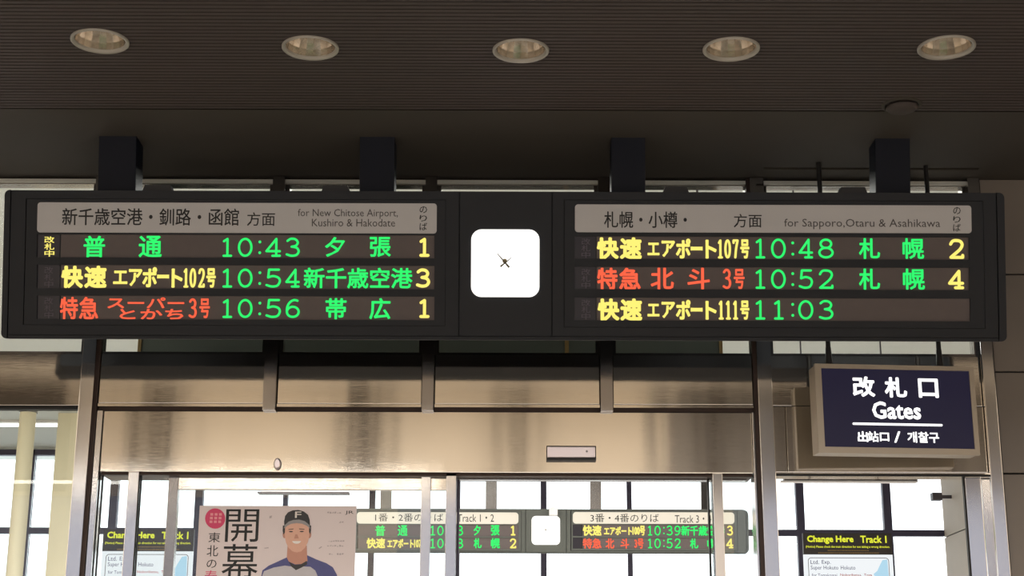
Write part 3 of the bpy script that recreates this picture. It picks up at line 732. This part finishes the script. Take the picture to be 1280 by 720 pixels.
def wr(px0, py0, px1, py1):
    (x0, z1_), (x1, z0_) = pp(px0, py0), pp(px1, py1); return x0, x1, z0_, z1_
L1, L2, L3, L4, L5 = PY-.0006, PY-.0012, PY-.0018, PY-.0024, PY-.003
mb = MB()
for ch, bx in (('開', (283, 636.5, 322.5, 677.5)), ('幕', (278.5, 680, 321.5, 724)), ('東', (261, 665.5, 275, 678)), ('北', (259, 681.5, 272.5, 695.5)), ('の', (258.5, 699.5, 270.5, 710))):
    mb = MB(); letters(mb, ch, wr(*bx), L1); obj('poster_character', mb, 'ink', sheet, label='black lettering')
mb = MB(); letters(mb, '春', wr(256, 713, 271, 728), L1); obj('poster_lettering', mb, 'pink', sheet, label='crimson lettering')
mb = MB(); letters(mb, 'JR', wr(431.5, 638.5, 442, 643.5), L1, .01); obj('poster_lettering', mb, 'ink2', sheet, label='small grey lettering')
flat('round_emblem', [el(269, 648.2, 12.6, 12.8)], 'pink', L1, 'crimson disc')
flat('emblem_marks', [[(263+i*5.4-.5*j, 641.5+j*4.6), (266.6+i*5.4-.5*j, 641.5+j*4.6), (266.6+i*5.4-.5*j, 644.6+j*4.6), (263+i*5.4-.5*j, 644.6+j*4.6)] for i in range(3) for j in range(3)], 'palep', L2)['kind'] = 'stuff'
flat('shoulders', [[(328, 713), (336, 707), (346, 702.5), (358, 697), (364, 694), (384, 694), (396, 699.5), (408, 704), (416, 709), (421, 718), (424, 730), (427, 760), (322, 760), (325, 728)]], 'jers', L1, 'blue jersey')
flat('jersey_front', [[(330, 714), (342, 709.5), (356, 707), (367, 708.5), (370, 712.5), (376, 708), (388, 708.5), (394, 713), (398, 722), (399, 760), (330, 760), (324, 730)]], 'jersw', L2, 'pale grey jersey front')
flat('collar', [[(361, 702), (368, 706), (376, 705.5), (383.5, 701), (384, 705.5), (377, 709.5), (370, 712.8), (364, 708)]], 'capb', L3)
flat('neck', [[(359.5, 682), (383.5, 682), (384, 696), (384.5, 701.5), (377, 705), (369, 705.5), (361, 702), (358.5, 697)]], 'skins', L2)
flat('ears', [el(355.6, 668, 2.3, 4.8), el(386.8, 668, 2.3, 4.8)], 'skins', L2)
flat('face', [[(355.6, 658), (356, 670), (357.5, 678), (360.5, 684.5), (365.5, 689.2), (371, 690.6), (376.5, 689.3), (381.5, 684.5), (384.8, 678), (386.6, 670), (387, 658), (380, 653.5), (371, 652), (362, 653.5)]], 'skin', L3)
flat('hair', [[(353.6, 657), (356.6, 657), (356.2, 665.5), (354.6, 668.5), (353.4, 664)], [(386.2, 657), (389, 657), (388.8, 664), (387.6, 668), (386.4, 665)]], 'capb', L4)
flat('cap_crown', [[(355.5, 658), (355.2, 652), (356.5, 645), (360, 640.6), (366, 638), (373, 637.6), (380, 639.5), (385, 643.5), (387.2, 650), (387.6, 658), (381, 652.6), (371, 650.5), (361, 653)]], 'capb', L4, 'black cap')
flat('cap_brim', [[(355, 661), (356, 656.5), (361, 652), (367, 650), (374, 649.6), (381, 651.5), (386.5, 656), (388, 661.5), (384, 657.5), (378, 654.8), (371, 654), (364, 655), (359, 657.5)]], 'capg', L5)
mb = MB(); letters(mb, 'F', wr(369, 639.5, 376.8, 647.5), L5-.0004, .03); obj('cap_letter', mb, 'teeth', sheet)
flat('eyes', [el(363.8, 664.6, 2.6, .75, 12), el(377.2, 664.4, 2.6, .75, 12), [(360.6, 661.6), (367, 660.8), (367, 661.7), (360.6, 662.4)], [(374, 660.7), (380.6, 661.3), (380.6, 662.1), (374, 661.6)]], 'capb', L4)
flat('nose', [[(369.3, 668), (371.8, 668), (373.6, 673.2), (367.6, 673.2)]], 'skins', L4)
flat('mouth', [el(370.8, 675.8, 5.6, 4.0, 12, 8, 172)], 'teeth', L4)
mk = [[(337, 645), (340, 644.4), (339.4, 647.6), (336.6, 647.9)], [(398, 685.5), (401.5, 683), (402.8, 683.6), (399.5, 686)], [(330, 685), (335.5, 684), (336, 685.3), (331, 685.8)]]
for (x, y, w_) in ((409, 640.6, 20), (424, 652.5, 7), (410, 676, 22), (409, 682, 23), (411, 692.5, 8), (421, 692.5, 10)):
    for j in range(int(w_/3)): mk.append([(x+j*3, y+random.uniform(-1, 1)), (x+j*3+2.2, y+random.uniform(-1.4, .6)), (x+j*3+2.4, y+random.uniform(.4, 1.4)), (x+j*3+.3, y+random.uniform(.8, 1.6))])
flat('small_marks', mk, 'faint', L1)['kind'] = 'stuff'

# ================================================================== CHANGE HERE SIGNS
def change_sign(x0, x1, y0, y1, label):
    Y = 18.6; q = R(x0, y0, x1, y1, Y); s = (q[1]-q[0])/110.0
    t = root('platform_sign', ((q[0]+q[1])/2, Y, .9), label, 'sign', 'change here signs by the far windows')
    ax, az = q[0], q[3]
    def W_(u0, v0, u1, v1): return (ax+u0*s, ax+u1*s, az-v1*s, az-v0*s)   # u,v in photograph pixels from the top left corner
    hd = obj('sign_header', MB().box(q[0], q[1], Y, Y+.05, q[2], q[3]), 'signk', t, label='black header board')
    for tx, bx, bo in (('Change Here', (5, 3, 62.5, 13.5), .05), ('Track 1', (71, 3, 103.5, 12), .05), ('(Notice) Please check the train direction for not taking a wrong direction.', (3, 15.2, 107, 18.8), .02)):
        mb = MB(); letters(mb, tx, W_(*bx), Y-.003, bo); obj('header_lettering', mb, 'signy', hd, label='yellow lettering')
    rd = random.Random(3); mb = MB()
    for v, ua, ub in ((20.6, 30, 80), (23.6, 18, 93)):
        u_ = ua
        while u_ < ub:
            wdt = rd.uniform(1, 1.8); r = W_(u_, v, u_+wdt, v+1.5); mb.add([(r[0], Y-.003, r[2]), (r[1], Y-.003, r[2]), (r[1], Y-.003, r[3]), (r[0], Y-.003, r[3])], [(0, 1, 2, 3)]); u_ += wdt+.5
    obj('small_lines', mb, 'ochre', hd, kind='stuff')
    r = W_(0, 26.3, 110, 150); pn = obj('sign_panel', MB().box(r[0], r[1], Y+.005, Y+.04, r[2], r[3]), 'signw', t, label='bright white information panel')
    r = W_(5, 30, 105, 140); o_ = rr(r[0], r[1], r[2], r[3], 4*s); i_ = rr(r[0]+.7*s, r[1]-.7*s, r[2]+.7*s, r[3]-.7*s, 3.4*s); n_ = len(o_)
    mb = MB().add([(x, Y+.002, z) for x, z in o_]+[(x, Y+.002, z) for x, z in i_], [(i, (i+1) % n_, (i+1) % n_+n_, i+n_) for i in range(n_)])
    obj('rounded_border', mb, 'ink2', pn)
    yy = Y+.001
    for tx, bx in (('Ltd.', (8, 33, 18.5, 38)), ('Exp.', (22, 33, 33, 39.2)), ('Super Hokuto', (8, 39.8, 42, 46)), ('Hokuto', (45, 39.8, 63, 44.6)), ('for Tomakomai', (9, 49.5, 40, 53.5))):
        mb = MB(); letters(mb, tx, W_(*bx), yy, .0); obj('route_lettering', mb, 'navyink', pn, label='navy lettering')
    mb = MB(); letters(mb, 'Noboribetsu,  Toya', W_(44, 49.5, 83, 53.5), yy, .01); obj('route_lettering', mb, 'redink', pn, label='red lettering')
    mb = MB(); pts = [(103, 32), (97, 33), (93, 40), (90, 46), (85, 50), (88, 56), (84, 62), (92, 64), (104, 60)]
    mb.add([(ax+u_*s, Y+.0015, az-v_*s) for u_, v_ in pts], [tuple(range(len(pts)))]); obj('route_map', mb, 'blueink', pn, label='pale blue map shape')
    for u_ in (12, 98):
        r = W_(u_-1.5, 150, u_+1.5, 151); obj('sign_leg', MB().box(r[0], r[1], Y+.01, Y+.035, 0, r[3]), 'mull', t)
    t.location = ((q[0]+q[1])/2, Y, 0)
    for ch in t.children_recursive:
        if ch.parent == t:
            pass
    # the empty stands on the floor: shift the children to match
    for ch in [t]+list(t.children_recursive):
        if ch.type == 'MESH':
            for v in ch.data.vertices: v.co.z += .9
    return t
change_sign(1004, 1115, 666.5, 693, 'black change here sign with yellow lettering, seen through the right opening')
change_sign(128.5, 242, 661.5, 689, 'black change here sign with yellow lettering, behind the glass left of the poster')

# ================================================================== CONCOURSE THINGS
yc = 17.2
c = P(28, 600, yc); r_ = 19.5/2/FOC*yc*1.05
t = root('round_column', (c.x, yc, 0), 'slim round cream column beside the far left window', 'column')
obj('shaft', MB().cyl((c.x, yc, 0), (c.x, yc, 4.95), r_, 32), 'cream', t, smooth=False)
ztp = P(28, 549, yc).z
obj('collar', MB().cyl((c.x, yc, 4.87), (c.x, yc, 4.95), r_*1.12, 32), 'mull', t)
q = R(66, 600, 95, 601, 17.6)
t = root('square_column', ((q[0]+q[1])/2, 17.6, 0), 'broad square cream column just left of the steel door post', 'column')
obj('shaft', MB().box(q[0], q[1]+.02, 17.6, 17.9, 0, 4.95), 'cream', t, bevel=.01)
obj('base_board', MB().box(q[0]-.01, q[1]+.03, 17.59, 17.91, 0, .12), 'mull', t)

def luminaire(px0, px1, py, H_, Y, depth, label, m='wht'):
    a = P(px0, py, Y).x; b = P(px1, py, Y).x
    t = root('strip_light', ((a+b)/2, Y, H_), label, 'ceiling light')
    obj('body', MB().box(a, b, Y, Y+depth, H_-.03, H_), m, t, bevel=.003)
    obj('tube', MB().cyl((a+.02, Y+depth/2, H_-.045), (b-.02, Y+depth/2, H_-.045), .02, 12), 'tube', t, label='glowing fluorescent tube')
    return t
Yl_ = CE(60, 532, 4.9).y
luminaire(-260, 97, 532, 4.95, Yl_-.1, .2, 'long glowing fluorescent strip on the concourse ceiling behind the left glass')
# dark slim luminaire in the right opening
Yr = 8.4; q = R(976, 594, 1147, 602.5, Yr)
t = root('slim_luminaire', ((q[0]+q[1])/2, Yr, q[2]), 'dark slim horizontal lamp housing with a white lower lip, behind the right opening', 'lamp')
obj('housing', MB().box(q[0]+.02, q[1], Yr, Yr+.05, q[2]+.008, q[3]+.02), 'lumi', t, bevel=.003)
obj('lower_lip', MB().box(q[0], q[1], Yr-.004, Yr+.05, q[2], q[2]+.008), 'wht', t, bevel=.002)
for fx in (.2, .8):
    x = q[0]+(q[1]-q[0])*fx; obj('hanger', MB().cyl((x, Yr+.04, q[3]), (x, Yr+.04, 4.95), .005, 8), 'lumi', t)
Yq = 13.0; q = R(322, 611, 436, 615.5, Yq)
t = root('slim_luminaire', ((q[0]+q[1])/2, Yq, q[2]), 'pale slim hanging lamp housing seen just above the poster', 'lamp')
obj('housing', MB().box(q[0]+.03, q[1], Yq, Yq+.1, q[2]+.004, q[3]+.02), 'wht', t, bevel=.003); obj('lower_lip', MB().box(q[0], q[1], Yq-.01, Yq+.11, q[2]-.008, q[2]+.006), 'lumi', t, bevel=.002)
for fx in (.2, .8):
    x = q[0]+(q[1]-q[0])*fx; obj('hanger', MB().cyl((x, Yq+.04, q[3]), (x, Yq+.04, 4.95), .006, 8), 'wht', t)
# camera box fixed on the return wall
q = R(1166, 615.5, 1178, 625, 19.5)
t = root('wall_speaker', (FX1, 19.5, q[2]), 'small dark box fixed high on the concourse wall at the right window', 'speaker')
obj('speaker_body', MB().box(q[0], q[1], 19.5, 19.62, q[2], q[3]), 'lumi', t, bevel=.008)
obj('bracket', MB().box(q[1]-.01, FX1+.001, 19.54, 19.58, (q[2]+q[3])/2-.02, (q[2]+q[3])/2+.02), 'lumi', t)
# olive screen hanging close behind the clerestory
SYY = 7.6
sx = [P(x, 436, SYY).x for x in (172.5, 176.5, 706, 711, 899, 903)]; zs0, zs1 = P(640, 448, SYY).z-.25, P(640, 262, SYY).z
t = root('hanging_screen', ((sx[0]+sx[-1])/2, SYY, zs0), 'long dark olive screen hanging behind the clerestory glass above the door', 'screen')
for a, b in ((sx[1], sx[2]), (sx[3], sx[4])): obj('screen_panel', MB().box(a, b, SYY, SYY+.04, zs0, zs1), 'screen', t)
for a, b in ((sx[0], sx[1]), (sx[2], sx[3]), (sx[4], sx[5])): obj('edge_trim', MB().box(a, b, SYY-.01, SYY+.05, zs0, zs1), 'ochre', t, label='ochre edge strip')
for x in (sx[0]+.1, (sx[0]+sx[5])/2, sx[5]-.1): obj('hanger', MB().cyl((x, SYY+.02, zs1), (x, SYY+.02, 4.95), .006, 8), 'lumi', t)
